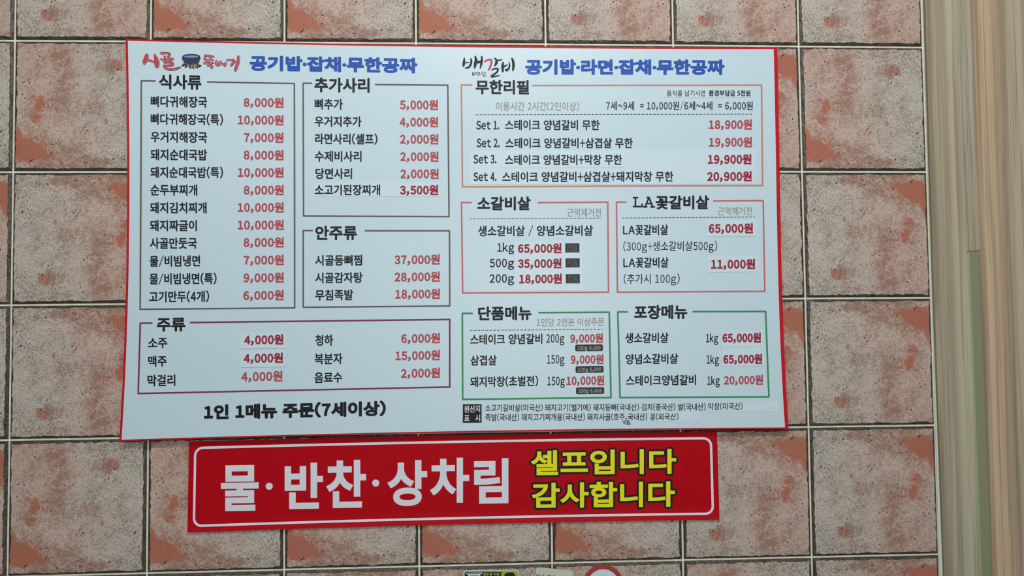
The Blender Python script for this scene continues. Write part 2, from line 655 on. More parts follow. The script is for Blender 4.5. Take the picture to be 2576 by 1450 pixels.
BRN = [(0.32, 0.87, 0.14, 0.07, 0.62), (0.50, 0.94, 0.16, 0.04, 0.52), (0.36, 0.14, 0.06, 0.10, 0.45), (0.37, 0.32, 0.06, 0.07, 0.40),
       (0.33, 0.45, 0.08, 0.05, 0.42), (0.17, 0.53, 0.08, 0.12, 0.45), (0.70, 0.20, 0.10, 0.07, 0.45), (0.62, 0.48, 0.10, 0.10, 0.26),
       (0.55, 0.58, 0.10, 0.08, 0.22), (0.20, 0.12, 0.12, 0.08, 0.32), (0.10, 0.85, 0.14, 0.10, 0.5), (0.72, 0.05, 0.16, 0.04, 0.3),
       (0.50, 0.70, 0.05, 0.04, 0.35), (0.75, 0.92, 0.12, 0.05, 0.22)]
PINK = [(0.10, 0.25, 0.2, 0.25, 0.9), (0.35, 0.20, 0.2, 0.2, 0.6), (0.30, 0.9, 0.3, 0.15, 0.5), (0.15, 0.6, 0.2, 0.2, 0.6), (0.55, 0.75, 0.2, 0.2, 0.25)]
SPK = [(0.90, 0.88, 0.14, 0.14, 0.9), (0.80, 0.10, 0.2, 0.08, 0.6), (0.95, 0.1, 0.1, 0.1, 0.7), (0.88, 0.68, 0.06, 0.05, 0.9), (0.5, 0.99, 0.5, 0.04, 0.5),
       (0.5, 0.01, 0.5, 0.03, 0.5), (0.35, 0.54, 0.08, 0.06, 0.35), (0.78, 0.42, 0.12, 0.12, 0.3), (0.09, 0.31, 0.06, 0.05, 0.35)]
PITS = [(0.475, 0.085, 8, 20), (0.462, 0.12, 5, 60), (0.488, 0.122, 7, 80), (0.62, 0.022, 11, -15), (0.035, 0.215, 6, 0), (0.075, 0.318, 9, -40),
        (0.105, 0.30, 6, 30), (0.035, 0.265, 5, -20), (0.115, 0.325, 6, 40), (0.065, 0.41, 8, 80), (0.06, 0.448, 5, 60), (0.082, 0.445, 6, 80),
        (0.315, 0.525, 8, 80), (0.285, 0.52, 5, 40), (0.245, 0.805, 7, 20), (0.29, 0.80, 8, 30), (0.285, 0.865, 7, -30), (0.135, 0.92, 12, -45),
        (0.36, 0.945, 9, -40), (0.44, 0.97, 6, 20), (0.515, 0.895, 8, 70), (0.535, 0.885, 5, 70), (0.525, 0.938, 9, 10), (0.745, 0.912, 10, 40),
        (0.80, 0.905, 6, 0), (0.83, 0.892, 6, 80), (0.825, 0.915, 7, 10), (0.77, 0.22, 11, -60), (0.725, 0.29, 13, -40), (0.705, 0.30, 7, -10),
        (0.465, 0.33, 8, -30), (0.44, 0.345, 5, -60), (0.545, 0.69, 11, -15), (0.925, 0.70, 10, -35), (0.895, 0.692, 6, 30), (0.87, 0.68, 7, 45),
        (0.955, 0.805, 8, 70), (0.19, 0.12, 9, 40), (0.41, 0.335, 5, 0), (0.545, 0.94, 6, 0), (0.63, 0.56, 5, 80), (0.20, 0.02, 7, 60)]


def blobs(L, u, v):
    s = np.zeros_like(u)
    for a, b, su, sv, w in L:
        s = s + w * np.exp(-0.5 * (((u - a) / su) ** 2 + ((v - b) / sv) ** 2))
    return s


def vnoise(n, freq, seed):
    r = np.random.RandomState(seed)
    kk = r.rand(freq + 4)
    x = np.linspace(0, freq, n)
    i = x.astype(int)
    t = x - i
    t = t * t * (3 - 2 * t)
    return (kk[i] * (1 - t) + kk[i + 1] * t) * 2 - 1


UP = {(0, 0), (-1, 0), (0, 4), (1, 3), (2, 3), (3, 3), (4, 3), (1, -1), (2, -1), (3, -1), (6, 0), (5, 1), (0, 3), (3, 4), (4, 4), (5, 4), (-1, 2)}
HIDE = {(i, j) for i in range(1, 5) for j in range(0, 3)}
wall_V, wall_F, wall_mi, wall_uv, wall_at = [], [], [], [], []
wall_n = 0
T_FACE, T_RIM, T_GROUT = 0.0040, 0.0030, -0.0008


def put(V, F, mi, UV, AT):
    global wall_n
    wall_V.append(V)
    wall_uv.append(UV)
    wall_at.append(AT)
    for f in F:
        wall_F.append([q + wall_n for q in f])
    wall_mi.extend([mi] * len(F) if np.isscalar(mi) else mi)
    wall_n += len(V)


def tile(i, j):
    seen = -1 <= i <= 6 and -1 <= j <= 4 and (i, j) not in HIDE
    N = 80 if seen else 14
    c = [corner(i, j), corner(i + 1, j), corner(i + 1, j + 1), corner(i, j + 1)]
    g = 0.0021
    e = 0.0016 if i == 6 else g
    c = [c[0] + [g, -g], c[1] + [-e, -g], c[2] + [-e, g], c[3] + [g, g]]
    up = (i, j) in UP
    seed = (i * 31 + j * 57) % 4 + (0 if up else 10)

    def pt(a, b):
        return ((1 - a) * (1 - b))[..., None] * c[0] + (a * (1 - b))[..., None] * c[1] + (a * b)[..., None] * c[2] + ((1 - a) * b)[..., None] * c[3]
    w0, wa = 0.0205, 0.0058
    sides = [w0 + wa * (0.75 * vnoise(N, 32, seed * 7 + q) + 0.6 * vnoise(N, 9, seed * 5 + q + 3) + 0.35 * vnoise(N, 50, seed + q)) for q in range(4)]
    L, R, T, B = sides
    gx, gy = np.meshgrid(np.linspace(0, 1, N), np.linspace(0, 1, N))
    L2, R2, T2, B2 = L[:, None], R[:, None], T[None, :], B[None, :]
    a = L2 + (1 - L2 - R2) * gx
    b = T2 + (1 - T2 - B2) * gy
    xz = pt(a, b)
    edge = np.minimum(np.minimum(gx, 1 - gx), np.minimum(gy, 1 - gy))
    rs = np.random.RandomState(seed + 99)
    h = T_FACE + 0.0004 * np.clip(edge / 0.05, 0, 1) + 0.00012 * rs.randn(N, N)
    V = np.stack([xz[..., 0], -h, xz[..., 1]], -1).reshape(-1, 3)
    u, v = (a, b) if up else (1 - a, 1 - b)
    UV = np.stack([u * 0.3, v * 0.3], -1).reshape(-1, 2)
    AT = np.stack([blobs(RED, u, v), blobs(BRN, u, v), blobs(PINK, u, v), np.clip(blobs(SPK, u, v), 0, 1)], -1).reshape(-1, 4)
    F = []
    for y in range(N - 1):
        for x in range(N - 1):
            p = y * N + x
            F.append([p, p + N, p + N + 1, p + 1])
    put(V, F, 0, UV, AT)
    # rim: lip, shelf and outer side, ring by ring
    per = [(0, x) for x in range(N)] + [(y, N - 1) for y in range(1, N)] + [(N - 1, x) for x in range(N - 2, -1, -1)] + [(y, 0) for y in range(N - 2, 0, -1)]
    py, px = np.array(per).T
    ia, ib = a[py, px], b[py, px]
    oa, ob = gx[py, px], gy[py, px]
    rings = []
    for t, hh in ((0.0, None), (0.12, T_RIM), (0.55, T_RIM * 0.62), (0.9, T_RIM * 0.12), (1.0, -0.0002), (1.0, T_GROUT - 0.001)):
        q = pt(ia * (1 - t) + oa * t, ib * (1 - t) + ob * t)
        hv = h[py, px] if hh is None else np.full(len(per), hh) + (0.0003 * rs.randn(len(per)) if 0 < t < 1 else 0)
        rings.append(np.stack([q[:, 0], -hv, q[:, 1]], -1))
    n = len(per)
    V = np.concatenate(rings)
    F = [[r * n + x, r * n + (x + 1) % n, (r + 1) * n + (x + 1) % n, (r + 1) * n + x] for r in range(5) for x in range(n)]
    put(V, F, 1, np.zeros((len(V), 2)), np.zeros((len(V), 4)))
    if seen:
        rp = np.random.RandomState(5)
        for (pu, pv, s, ang) in PITS:
            kx = rp.rand(7)
            aa, bb = (pu, pv) if up else (1 - pu, 1 - pv)
            th = np.linspace(0, 2 * np.pi, 7, endpoint=False)
            r = (0.35 + 0.95 * kx) * s * 0.00027
            dx, dy = 1.35 * r * np.cos(th), 0.62 * r * np.sin(th)
            t = math.radians(ang + (0 if up else 180))
            ex, ez = dx * math.cos(t) - dy * math.sin(t), -(dx * math.sin(t) + dy * math.cos(t))
            o = pt(np.array([aa]), np.array([bb]))[0]
            V = np.stack([o[0] + ex, np.full(7, -(T_FACE + 0.00085)), o[1] + ez], -1)
            put(V, [list(range(7))[::-1]], 3, np.zeros((7, 2)), np.zeros((7, 4)))


for j in range(-2, 6):
    for i in range(-6, 7):
        tile(i, j)
a, b = corner(-6, -2), corner(7, 6)
x0, x1, z0, z1 = a[0], b[0] + 0.02, b[1], a[1]
put(np.array([[x0, -T_GROUT, z0], [x1, -T_GROUT, z0], [x1, -T_GROUT, z1], [x0, -T_GROUT, z1]]), [[0, 1, 2, 3]], 2, np.zeros((4, 2)), np.zeros((4, 4)))
x2 = x1 + 1.4                                       # plain wall body behind everything
put(np.array([[x, y, z] for y in (0.0015, 0.12) for x, z in ((x0, z0), (x2, z0), (x2, z1), (x0, z1))]),
    [[0, 1, 2, 3], [4, 7, 6, 5], [0, 4, 5, 1], [1, 5, 6, 2], [2, 6, 7, 3], [3, 7, 4, 0]], 2, np.zeros((8, 2)), np.zeros((8, 4)))
wall = link_mesh('wall_back', np.concatenate(wall_V), wall_F, ['tile', 'rim', 'grout', 'pit'], wall_mi)
wall['kind'] = 'structure'
me = wall.data
uvl = me.uv_layers.new(name='print')
li = np.empty(len(me.loops), np.int32)
me.loops.foreach_get('vertex_index', li)
uvl.data.foreach_set('uv', np.concatenate(wall_uv)[li].astype(np.float32).ravel())
ca = me.color_attributes.new('masks', 'FLOAT_COLOR', 'POINT')
ca.data.foreach_set('color', np.concatenate(wall_at).astype(np.float32).ravel())


# ------------------------------------------------------------------ wood casing and post at the right
def prism(rings, zs, name, mats, face_mats):
    """upright bar: outline points (x, depth) at the levels zs"""
    n = len(rings[0])
    V, F, mi = [], [], []
    for r, z in zip(rings, zs):
        V += [(x, -d, z) for x, d in r]
    for l in range(len(zs) - 1):
        for q in range(n):
            F.append([l * n + q, l * n + (q + 1) % n, (l + 1) * n + (q + 1) % n, (l + 1) * n + q])
            mi.append(face_mats(l, q))
    F += [list(range(n))[::-1], [(len(zs) - 1) * n + q for q in range(n)]]
    mi += [0, 0]
    o = link_mesh(name, V, F, mats, mi)
    o['kind'] = 'structure'
    return o


def px_x(px, py, depth):
    return on_plane([(px, py)], depth)[0, 0]


zt, zb = Z0 + 0.55, Z0 - 1.75
dA, dB = 0.012, 0.056
CE = on_plane([(2323.9, 119), (2333.8, 432), (2344, 751), (2355, 1070), (2367.2, 1398)], 0.0)
CF = np.polyfit(CE[:, 2], CE[:, 0], 2)


def xa(z):
    return float(np.polyval(CF, min(max(z, Z0 - 1.25), Z0 + 0.15)))


xp_t, xp_b = px_x(2441, 2, dB), px_x(2498, 1448, dB)
zp_t, zp_b = on_plane([(2441, 2)], dB)[0, 2], on_plane([(2498, 1448)], dB)[0, 2]


def xp(z):
    return xp_t + (xp_b - xp_t) * (z - zp_t) / (zp_b - zp_t)


z_green = on_plane([(2463, 629)], dB)[0, 2]
lv = list(np.linspace(zb, zt, 26))
prism([[(xa(z), 0.0), (xa(z), dA - 0.003), (xa(z) + 0.003, dA), (xp(z) + 0.03, dA), (xp(z) + 0.03, 0.0)] for z in lv], lv, 'trim_1', ['wood_a'],
      lambda l, q: 0)
lv = [zb, z_green, z_green + 0.0006, zt]
lip = 0.007
rg = []
for n_, z in enumerate(lv):
    x = xp(z)
    rec = 0.0016 if n_ < 2 else 0.0                      # the bare strip lies a veneer's thickness back
    rg.append([(x + rec, dA - 0.002), (x + rec, dA + lip), (x + rec, dB - 0.0015), (x, dB - 0.0015), (x + 0.0015, dB), (x + 0.62, dB), (x + 0.62, 0.0), (x + rec, 0.0)])
prism(rg, lv, 'trim_2', ['wood_b', 'green', 'green_lip', 'wood_c'],
      lambda l, q: ({0: 2, 1: 1}.get(q, 0) if l == 0 else ({0: 3, 1: 3}.get(q, 0))))
# caulk bead between tiles and casing
V, F = [], []
zs = np.linspace(zb, zt, 40)
for z in zs:
    w = 0.0003 + 0.0055 * np.clip((Z0 - 0.7 - z) / 0.6, 0, 1)
    V += [(xa(z) - w - 0.0006, 0.0004, z), (xa(z) - w, -0.0012, z), (xa(z) + 0.0004, -0.0035, z), (xa(z) + 0.0004, 0.0004, z)]
for q in range(len(zs) - 1):
    for e in range(4):
        F.append([q * 4 + e, q * 4 + (e + 1) % 4, q * 4 + 4 + (e + 1) % 4, q * 4 + 4 + e])
caulk = link_mesh('trim_3', V, F, ['caulk'])
caulk['kind'] = 'structure'

# ------------------------------------------------------------------ menu board
TOPE = np.polyfit([316, 723, 1140, 1955], [98.2, 107.0, 114.6, 119.3], 2)
BOTE = np.polyfit([300, 520, 1140, 1804, 1983], [1110, 1105.6, 1088.5, 1080.8, 1080], 2)
LEFE = np.polyfit([98, 340, 420, 768, 1109], [315.8, 319.6, 320, 315.8, 300], 3)
RIGE = np.polyfit([119, 200, 440, 770, 860, 1079], [1955, 1957.5, 1961.5, 1968.5, 1972.5, 1984], 3)


def board_px(s, t, l=0, r=0, tp=0, bt=0):
    """picture point of board coordinates (0..1), inset by l, r, tp, bt picture points"""
    s, t = np.asarray(s, float), np.asarray(t, float)
    y = 100 + t * 990
    x = 1100 + 0 * s
    for _ in range(6):
        xl, xr = np.polyval(LEFE, y) + l, np.polyval(RIGE, y) - r
        x = xl + (xr - xl) * s
        yt, yb = np.polyval(TOPE, x) + tp, np.polyval(BOTE, x) - bt
        y = yt + (yb - yt) * t
    return np.stack([x, y], -1)


board = thing('menu_board', 'large white red-rimmed menu board of Korean dishes and prices on tiled wall', 'menu board',
              tuple(on_board([(1140, 1088)], 0.0)[0]))


def grid_sheet(fn, nx, ny):
    s, t = np.meshgrid(np.linspace(0, 1, nx), np.linspace(0, 1, ny))
    P = fn(s, t).reshape(-1, 2)
    F = [[y * nx + x, (y + 1) * nx + x, (y + 1) * nx + x + 1, y * nx + x + 1] for y in range(ny - 1) for x in range(nx - 1)]
    return P, F


NX, NY = 24, 36
P, F = grid_sheet(board_px, NX, NY)
A = on_board(P, 0.0)
Bk = A + np.array([0, 0.0048, 0])
per = [x for x in range(NX)] + [y * NX + NX - 1 for y in range(1, NY)] + [(NY - 1) * NX + x for x in range(NX - 2, -1, -1)] + [y * NX for y in range(NY - 2, 0, -1)]
n = NX * NY
SF = [[per[q], per[(q + 1) % len(per)], per[(q + 1) % len(per)] + n, per[q] + n] for q in range(len(per))]
link_mesh('panel', np.r_[A, Bk], F + [[v + n for v in f[::-1]] for f in F] + SF, ['red_edge', 'foam'],
          [0] * len(F) + [1] * len(F) + [0] * len(SF), board)['label'] = 'red rimmed backing panel of the board'
P, F = grid_sheet(lambda s, t: board_px(s, t, 5.6, 9.0, 4.4, 3.8), NX, NY)
link_mesh('white_sheet', on_board(P, 0.0003), F, ['paper'], None, board)

L1, L2, L3, L4 = 0.0006, 0.0009, 0.0012, 0.0015            # print layers


def sheet():
    return Sheet(on_board)


def section(frame_pts, line_mat, label, r=1.9):
    """border of a menu section: list of polylines"""
    sh = sheet()
    for pl in frame_pts:
        sh.stroke(pl, r, line_mat, L1, 8)
    return sh.build('menu_section', board, label)


def texts(name, parent, rows, r, mat, off=L1, **kw):
    sh = sheet()
    for (s, xl, xr, yc, h) in rows:
        write(sh, s, xl, xr, yc, h, r, mat, off, **kw)
    return sh.build(name, parent)


def sticker(x0, y0, x1, y1, thick, rows, label, mat='fresh_red', more=(), r=1.2, base=L1, sl=None):
    """paper slip pasted on the board, with its printing"""
    sh = sheet()
    s = slope((x0 + x1) / 2, (y0 + y1) / 2) if sl is None else sl
    sh.poly(rrect(x0, y0, x1, y1, 0.6, s, 2), 'sticker', base + thick, 0.0)
    o = sh.build('price_sticker', board, label)
    if rows:
        texts('lettering', o, rows, r, mat, base + thick + 0.0003)
    for name, rw, rr, mm in more:
        texts(name, o, rw, rr, mm, base + thick + 0.0003)
    return o


# meals
sec = section([[(390, 204), (355.5, 203.2), (352.5, 778.6), (741.3, 775), (740.4, 210.2), (522, 206.2)]], 'brown_line', 'brown framed meals section')
texts('heading_lettering', sec, [('식사류', 399.6, 506.8, 206.2, 36.5)], 1.3, 'black')
H = 27.5
texts('dish_lettering', sec, [
    ('뼈다귀해장국', 378.9, 521, 256, H), ('뼈다귀해장국(특)', 378.9, 561, 300.3, H), ('우거지해장국', 378.9, 521, 345, H),
    ('돼지순대국밥', 378.9, 521, 389.5, H), ('돼지순대국밥(특)', 378.5, 561, 433.8, H), ('순두부찌개', 378.2, 496.4, 478.1, H),
    ('돼지김치찌개', 377.6, 519.8, 523, H), ('돼지짜글이', 377.1, 495.2, 567.6, H), ('사골만둣국', 377.1, 495.4, 612, H),
    ('물/비빔냉면', 376.4, 503.4, 656.9, H), ('물/비빔냉면(특)', 376, 544.9, 701.4, H), ('고기만두(4개)', 374.8, 526.2, 746.4, H)], 0.72, 'black')
HP = 26
texts('price_lettering', sec, [
    ('8,000원', 613.1, 713.5, 257.9, HP), ('10,000원', 598, 713.5, 302, HP), ('7,000원', 613.5, 713.5, 346.2, HP), ('8,000원', 613.2, 713.7, 390.2, HP),
    ('10,000원', 598, 713.7, 434, HP), ('8,000원', 613.2, 714, 478.2, HP), ('10,000원', 597.7, 714, 522, HP), ('10,000원', 597.7, 714, 566.1, HP),
    ('8,000원', 612.7, 714, 610, HP), ('7,000원', 612.9, 714, 654.5, HP), ('9,000원', 612.5, 714, 698.8, HP), ('6,000원', 612, 714, 743.2, HP)], 1.05, 'faded_red')

# extras
sec = section([[(784, 209.6), (762.5, 209.4), (763.5, 543.8), (1129.6, 545.4), (1126.5, 214.4), (944.5, 212.8)]], 'brown_line', 'brown framed extras section')
texts('heading_lettering', sec, [('추가사리', 790.8, 929.8, 213.9, 36)], 1.3, 'black')
texts('dish_lettering', sec, [
    ('뼈추가', 791.4, 862.5, 262, 26.5), ('우거지추가', 791.4, 909.5, 305.9, 26.5), ('라면사리(셀프)', 792.5, 949.7, 349.6, 26.5),
    ('수제비사리', 792, 909.5, 393.2, 26.5), ('당면사리', 793.6, 885.7, 436.9, 26.5)], 0.72, 'black')
texts('price_lettering', sec, [
    ('5,000원', 1006.4, 1102, 263.8, HP), ('4,000원', 1005.5, 1102.4, 307, HP), ('2,000원', 1006.4, 1103, 350.3, HP), ('2,000원', 1007, 1103.3, 394.1, HP),
    ('2,000원', 1007.5, 1103.7, 437.4, HP)], 1.05, 'faded_red')
sticker(787.5, 460.4, 1105.3, 494.6, 0.0003, [('3,500원', 1006.4, 1102.6, 478.2, HP)], 'long paper slip pasted under the extras list',
        more=[('dish_lettering', [('소고기된장찌개', 791.4, 956.3, 477.9, 26.5)], 0.72, 'black')], sl=0.0005)

# side dishes
sec = section([[(785.5, 580.4), (762.7, 580.2), (762.7, 773.6), (1131.4, 770.2), (1130.8, 580.9), (919, 580.9)]], 'brown_line', 'brown framed bar food section')
texts('heading_lettering', sec, [('안주류', 793, 898.2, 585.9, 35.5)], 1.3, 'black')
texts('dish_lettering', sec, [('시골등뼈찜', 793, 911, 655, 26.5), ('시골감자탕', 793, 912.3, 698.8, 26.5), ('무침족발', 793, 888.5, 742.3, 26.5)], 0.72, 'black')
texts('price_lettering', sec, [('37,000원', 992.8, 1106.5, 653.3, HP), ('28,000원', 992.8, 1106.5, 696.6, HP), ('18,000원', 994.3, 1107, 739.8, HP)], 1.05, 'faded_red')

# drinks
sec = section([[(382, 813.2), (352.8, 813.8), (347.6, 990.6), (1131.4, 974.2), (1131.4, 804.2), (479.5, 811.9)]], 'purple_line', 'purple framed drinks section', 2.1)
texts('heading_lettering', sec, [('주류', 394.2, 466.3, 816.4, 35)], 1.3, 'ink')
texts('dish_lettering', sec, [('소주', 372.5, 420.9, 862.8, 27), ('맥주', 372.5, 419.5, 909, 27), ('막걸리', 371, 441, 957.5, 28.5),
                          ('청하', 793.2, 838.2, 856.2, 27), ('복분자', 791.5, 861.6, 902.9, 27), ('음료수', 790.8, 861, 950, 27)], 0.72, 'ink')
texts('price_lettering', sec, [('4,000원', 607.2, 710.7, 947.3, 27), ('6,000원', 1009.5, 1107, 851.5, HP), ('15,000원', 994.5, 1107, 894.6, HP),
                      ('2,000원', 1008.8, 1107, 939, HP)], 1.05, 'faded_red')
sticker(604.8, 839.8, 721.4, 876.8, 0.0009, [('4,000원', 614.5, 713, 855, HP)], 'thick price slip beside the first drink')
sticker(603.0, 885.6, 719.7, 924.0, 0.0009, [('4,000원', 613.2, 712, 901.2, HP)], 'thick price slip beside the second drink')

# all you can eat
sec = section([[(1187, 214.2), (1160.5, 214), (1163.5, 470.2), (1918.5, 466.9), (1915.8, 214.2), (1340, 215.2)]], 'orange_line', 'orange framed refill section')
texts('heading_lettering', sec, [('무한리필', 1196.7, 1331, 219.2, 35)], 1.3, 'black')
texts('note_lettering', sec, [('이용시간 2시간(2인이상)', 1247.3, 1456.7, 267.4, 21.5)], 0.25, 'taupe')
texts('child_price_lettering', sec, [('7세~9세  = 10,000원/6세~4세  = 6,000원', 1525, 1893.8, 266, 21.5)], 0.35, 'black')


def dashes(sec, x0, y0, x1, y1, step=9.7, ln=5.6):
    sh = sheet()
    n = int((x1 - x0) / step)
    for q in range(n + 1):
        x = x0 + q * step
        y = y0 + (y1 - y0) * (x - x0) / (x1 - x0)
        sh.stroke([(x, y), (min(x + ln, x1), y)], 0.85, 'grey_thin', L1, 4)
    return sh.build('dashed_line', sec)


dashes(sec, 1197.3, 288.8, 1893, 287.2)
HR = 25.5
texts('dish_lettering', sec, [('Set 1.', 1198, 1256, 314.6, HR), ('스테이크 양념갈비 무한', 1270.5, 1508.6, 314.4, HR),
                          ('Set 2.', 1199, 1256.8, 359.4, HR), ('스테이크 양념갈비+삼겹살 무한', 1271, 1592, 359.9, HR)], 0.62, 'black')
texts('price_lettering', sec, [('18,900원', 1783, 1892, 313.3, HP), ('19,900원', 1783.5, 1892, 357.7, HP)], 1.05, 'faded_red')
sticker(1669.4, 223.5, 1891.9, 245, 0.0002, [('환경부담금 5천원', 1783, 1888, 234.3, 15)], 'tiny slip with a waste fee note', mat='black', r=0.45,
        more=[('note_lettering', [('음식을 남기시면', 1677.3, 1774, 234.3, 15)], 0.15, 'black')])
sticker(1180.7, 379, 1900, 463.5, 0.0003, [('19,900원', 1780.5, 1890.6, 400.8, HP), ('20,900원', 1779, 1891.3, 443.8, HP)],
        'wide slip carrying the third and fourth set', more=[('dish_lettering', [
            ('Set 3.', 1191, 1249, 400.2, HR), ('Set 4.', 1191, 1249, 444.4, HR), ('스테이크 양념갈비+삼겹살+돼지막창 무한', 1263, 1694, 444.6, HR)], 0.62, 'black')])
sticker(1262.5, 385.5, 1573.9, 422, 0.0003, [('스테이크 양념갈비+막창 무한', 1270.5, 1565, 402, HR)], 'slip overlaid on the third set line', mat='black', r=0.62,
        base=L1 + 0.0006)

# beef ribs
sec = section([[(1185, 509.8), (1160.9, 509.6), (1164, 737.6), (1530.8, 735.4), (1529, 508.8), (1354, 510)]], 'red_line', 'red framed beef rib section')
texts('heading_lettering', sec, [('소갈비살', 1200.5, 1335, 511.8, 34)], 1.3, 'black')
texts('note_lettering', sec, [('근막제거전', 1427.4, 1511.8, 534.6, 20.5)], 0.2, 'taupe')
dashes(sec, 1181.4, 550.9, 1511.5, 549)
texts('dish_lettering', sec, [('생소갈비살 / 양념소갈비살', 1202.7, 1491.7, 580.6, 26)], 0.62, 'black')
texts('weight_lettering', sec, [('1kg', 1251.4, 1293.4, 622.4, 25), ('500g', 1232.3, 1293.4, 661.6, 25), ('200g', 1231.8, 1293.4, 700.6, 25)], 0.5, 'black')
o = sticker(1296, 611, 1466.3, 731.5, 0.0002, [('65,000원', 1303, 1412.8, 625, 25.5), ('35,000원', 1303.3, 1412.8, 663, 25.5), ('18,000원', 1306, 1413.8, 701.8, 25.5)],
            'tall slip with three prices in the beef rib section')


def unit_tag(parent, x0, y0, x1, y1, lines, rad, off, mat):
    sh = sheet()
    sh.poly(rrect(x0, y0, x1, y1, rad, slope((x0 + x1) / 2, (y0 + y1) / 2), 5), 'tag_black', off)
    for (s, xl, xr, yc, h) in lines:
        write(sh, s, xl, xr, yc, h, 0.2, mat, off + 0.0003)
    return sh.build('unit_price_tag', parent, 'dark tag with the price per weight')


so = L1 + 0.0005
for x0, y0, x1, y1, pr in ((1422, 612.4, 1457.7, 635.7, '6,000'), (1422.7, 650.3, 1458.3, 673.2, '7,000'), (1423.3, 690, 1458.6, 713.3, '9,000')):
    unit_tag(o, x0, y0, x1, y1, [('100g', x0 + 5, x1 - 6, y0 + 6.6, 11.5), (pr, x0 + 3.5, x1 - 4.5, y1 - 6, 11)], 0.8, so, 'tag_grey')

# rib cuts
sec = section([[(1574.3, 508.8), (1550.8, 508.6), (1553.2, 735.4), (1924, 733.4), (1919.9, 505), (1795.5, 506)]], 'red_line', 'red framed sliced rib section')
sh = sheet()
write(sh, '꽃갈비살', 1649.4, 1784, 509.2, 34, 1.3, 'black', L1)
for s in ([(1598.5, 497.5), (1598.5, 520)], [(1593.5, 497.5), (1604, 497.5)], [(1593.5, 520), (1615.5, 520), (1615.5, 513.5)],
          [(1632.5, 497), (1623, 520.5)], [(1632.5, 497), (1642, 520.5)], [(1627, 512.5), (1638, 512.5)], [(1619.5, 520.8), (1627, 520.8)], [(1637.5, 520.8), (1646, 520.8)],
          [(1628, 497), (1632.5, 497)]):
    sh.stroke(s, 2.1, 'black', L1, 8)
sh.build('heading_lettering', sec)
texts('note_lettering', sec, [('근막제거전', 1806, 1892, 531.3, 20.5)], 0.2, 'taupe')
dashes(sec, 1565.6, 548.8, 1898, 546.2)
texts('dish_lettering', sec, [('LA꽃갈비살', 1567.2, 1681, 578.4, 25.5), ('LA꽃갈비살', 1568, 1682, 660.6, 25.5)], 0.6, 'black')
texts('remark_lettering', sec, [('(300g+생소갈비살500g)', 1568, 1804, 619.3, 24), ('(추가시 100g)', 1569, 1709.8, 701.5, 24)], 0.15, 'black')
sticker(1776.6, 554, 1903, 595.3, 0.0004, [('65,000원', 1783, 1894.4, 574.6, HP)], 'price slip at the top of the sliced rib section')
sticker(1779.8, 644, 1908.7, 684.8, 0.0004, [('11,000원', 1788.7, 1899.8, 664.6, HP)], 'price slip lower in the sliced rib section')

# single dishes
sec = section([[(1188, 788.9), (1163, 789), (1164, 1005.4), (1537, 1000.8), (1532.7, 785.9), (1356, 787)]], 'green_line', 'green framed single dish section', 2.1)
texts('heading_lettering', sec, [('단품메뉴', 1202.7, 1337, 788.4, 34.5)], 1.3, 'black')
texts('note_lettering', sec, [('1인당 2인분 이상주문', 1350.2, 1520, 810.7, 20.5)], 0.2, 'taupe')
dashes(sec, 1183, 831.6, 1515.5, 829.3)
texts('dish_lettering', sec, [('스테이크 양념갈비', 1183, 1364.4, 853.6, HR), ('삼겹살', 1183.6, 1249.5, 906.8, HR), ('돼지막창(초벌전)', 1183, 1353.8, 960, HR)], 0.62, 'ink')
texts('weight_lettering', sec, [('200g', 1374.3, 1419.8, 851.4, 25.5), ('150g', 1376, 1420, 904, 25.5), ('150g', 1377, 1421, 958.6, 25.5)], 0.35, 'ink')
texts('price_lettering', sec, [('9,000원', 1434.7, 1517, 851.4, 24.5), ('9,000원', 1436, 1518.5, 904.6, 24.5), ('10,000원', 1424.8, 1520, 957.8, 25)], 1.0, 'faded_red')
for x0, y0, x1, y1, s in ((1446.9, 867.2, 1516.8, 884, '100g 4,500'), (1447.9, 921.4, 1518.5, 938.5, '100g 6,000'), (1449, 975, 1520, 992, '100g 6,666')):
    unit_tag(sec, x0, y0, x1, y1, [(s, x0 + 6, x1 - 6, (y0 + y1) / 2, 11.5)], 4, L1, 'tag_pale')

# take away
sec = section([[(1577.8, 785.2), (1554.2, 785.4), (1559.9, 1000.8), (1934.4, 999), (1926, 784), (1744, 784.5)]], 'green_line', 'green framed takeaway section', 2.1)
texts('heading_lettering', sec, [('포장메뉴', 1595.4, 1729, 785.2, 34.5)], 1.3, 'black')
texts('dish_lettering', sec, [('생소갈비살', 1573, 1681.8, 850.4, HR), ('양념소갈비살', 1574, 1706, 903.2, HR), ('스테이크양념갈비', 1574.9, 1751, 957, HR)], 0.62, 'ink')
texts('weight_lettering', sec, [('1kg', 1776.2, 1806.5, 850.6, 25), ('1kg', 1777.5, 1808.8, 904.4, 25), ('1kg', 1779.5, 1810.8, 957.6, 25)], 0.35, 'ink')
texts('price_lettering', sec, [('20,000원', 1821.4, 1919.7, 956.5, 25)], 1.0, 'faded_red')
sticker(1814.5, 834, 1921, 873.5, 0.0002, [('65,000원', 1817.4, 1914.4, 850.2, 25.5)], 'upper price slip in the takeaway section')
sticker(1815.5, 876, 1923, 921.5, 0.0003, [('65,000원', 1819.7, 1917.7, 903.7, 25.5)], 'lower price slip in the takeaway section')

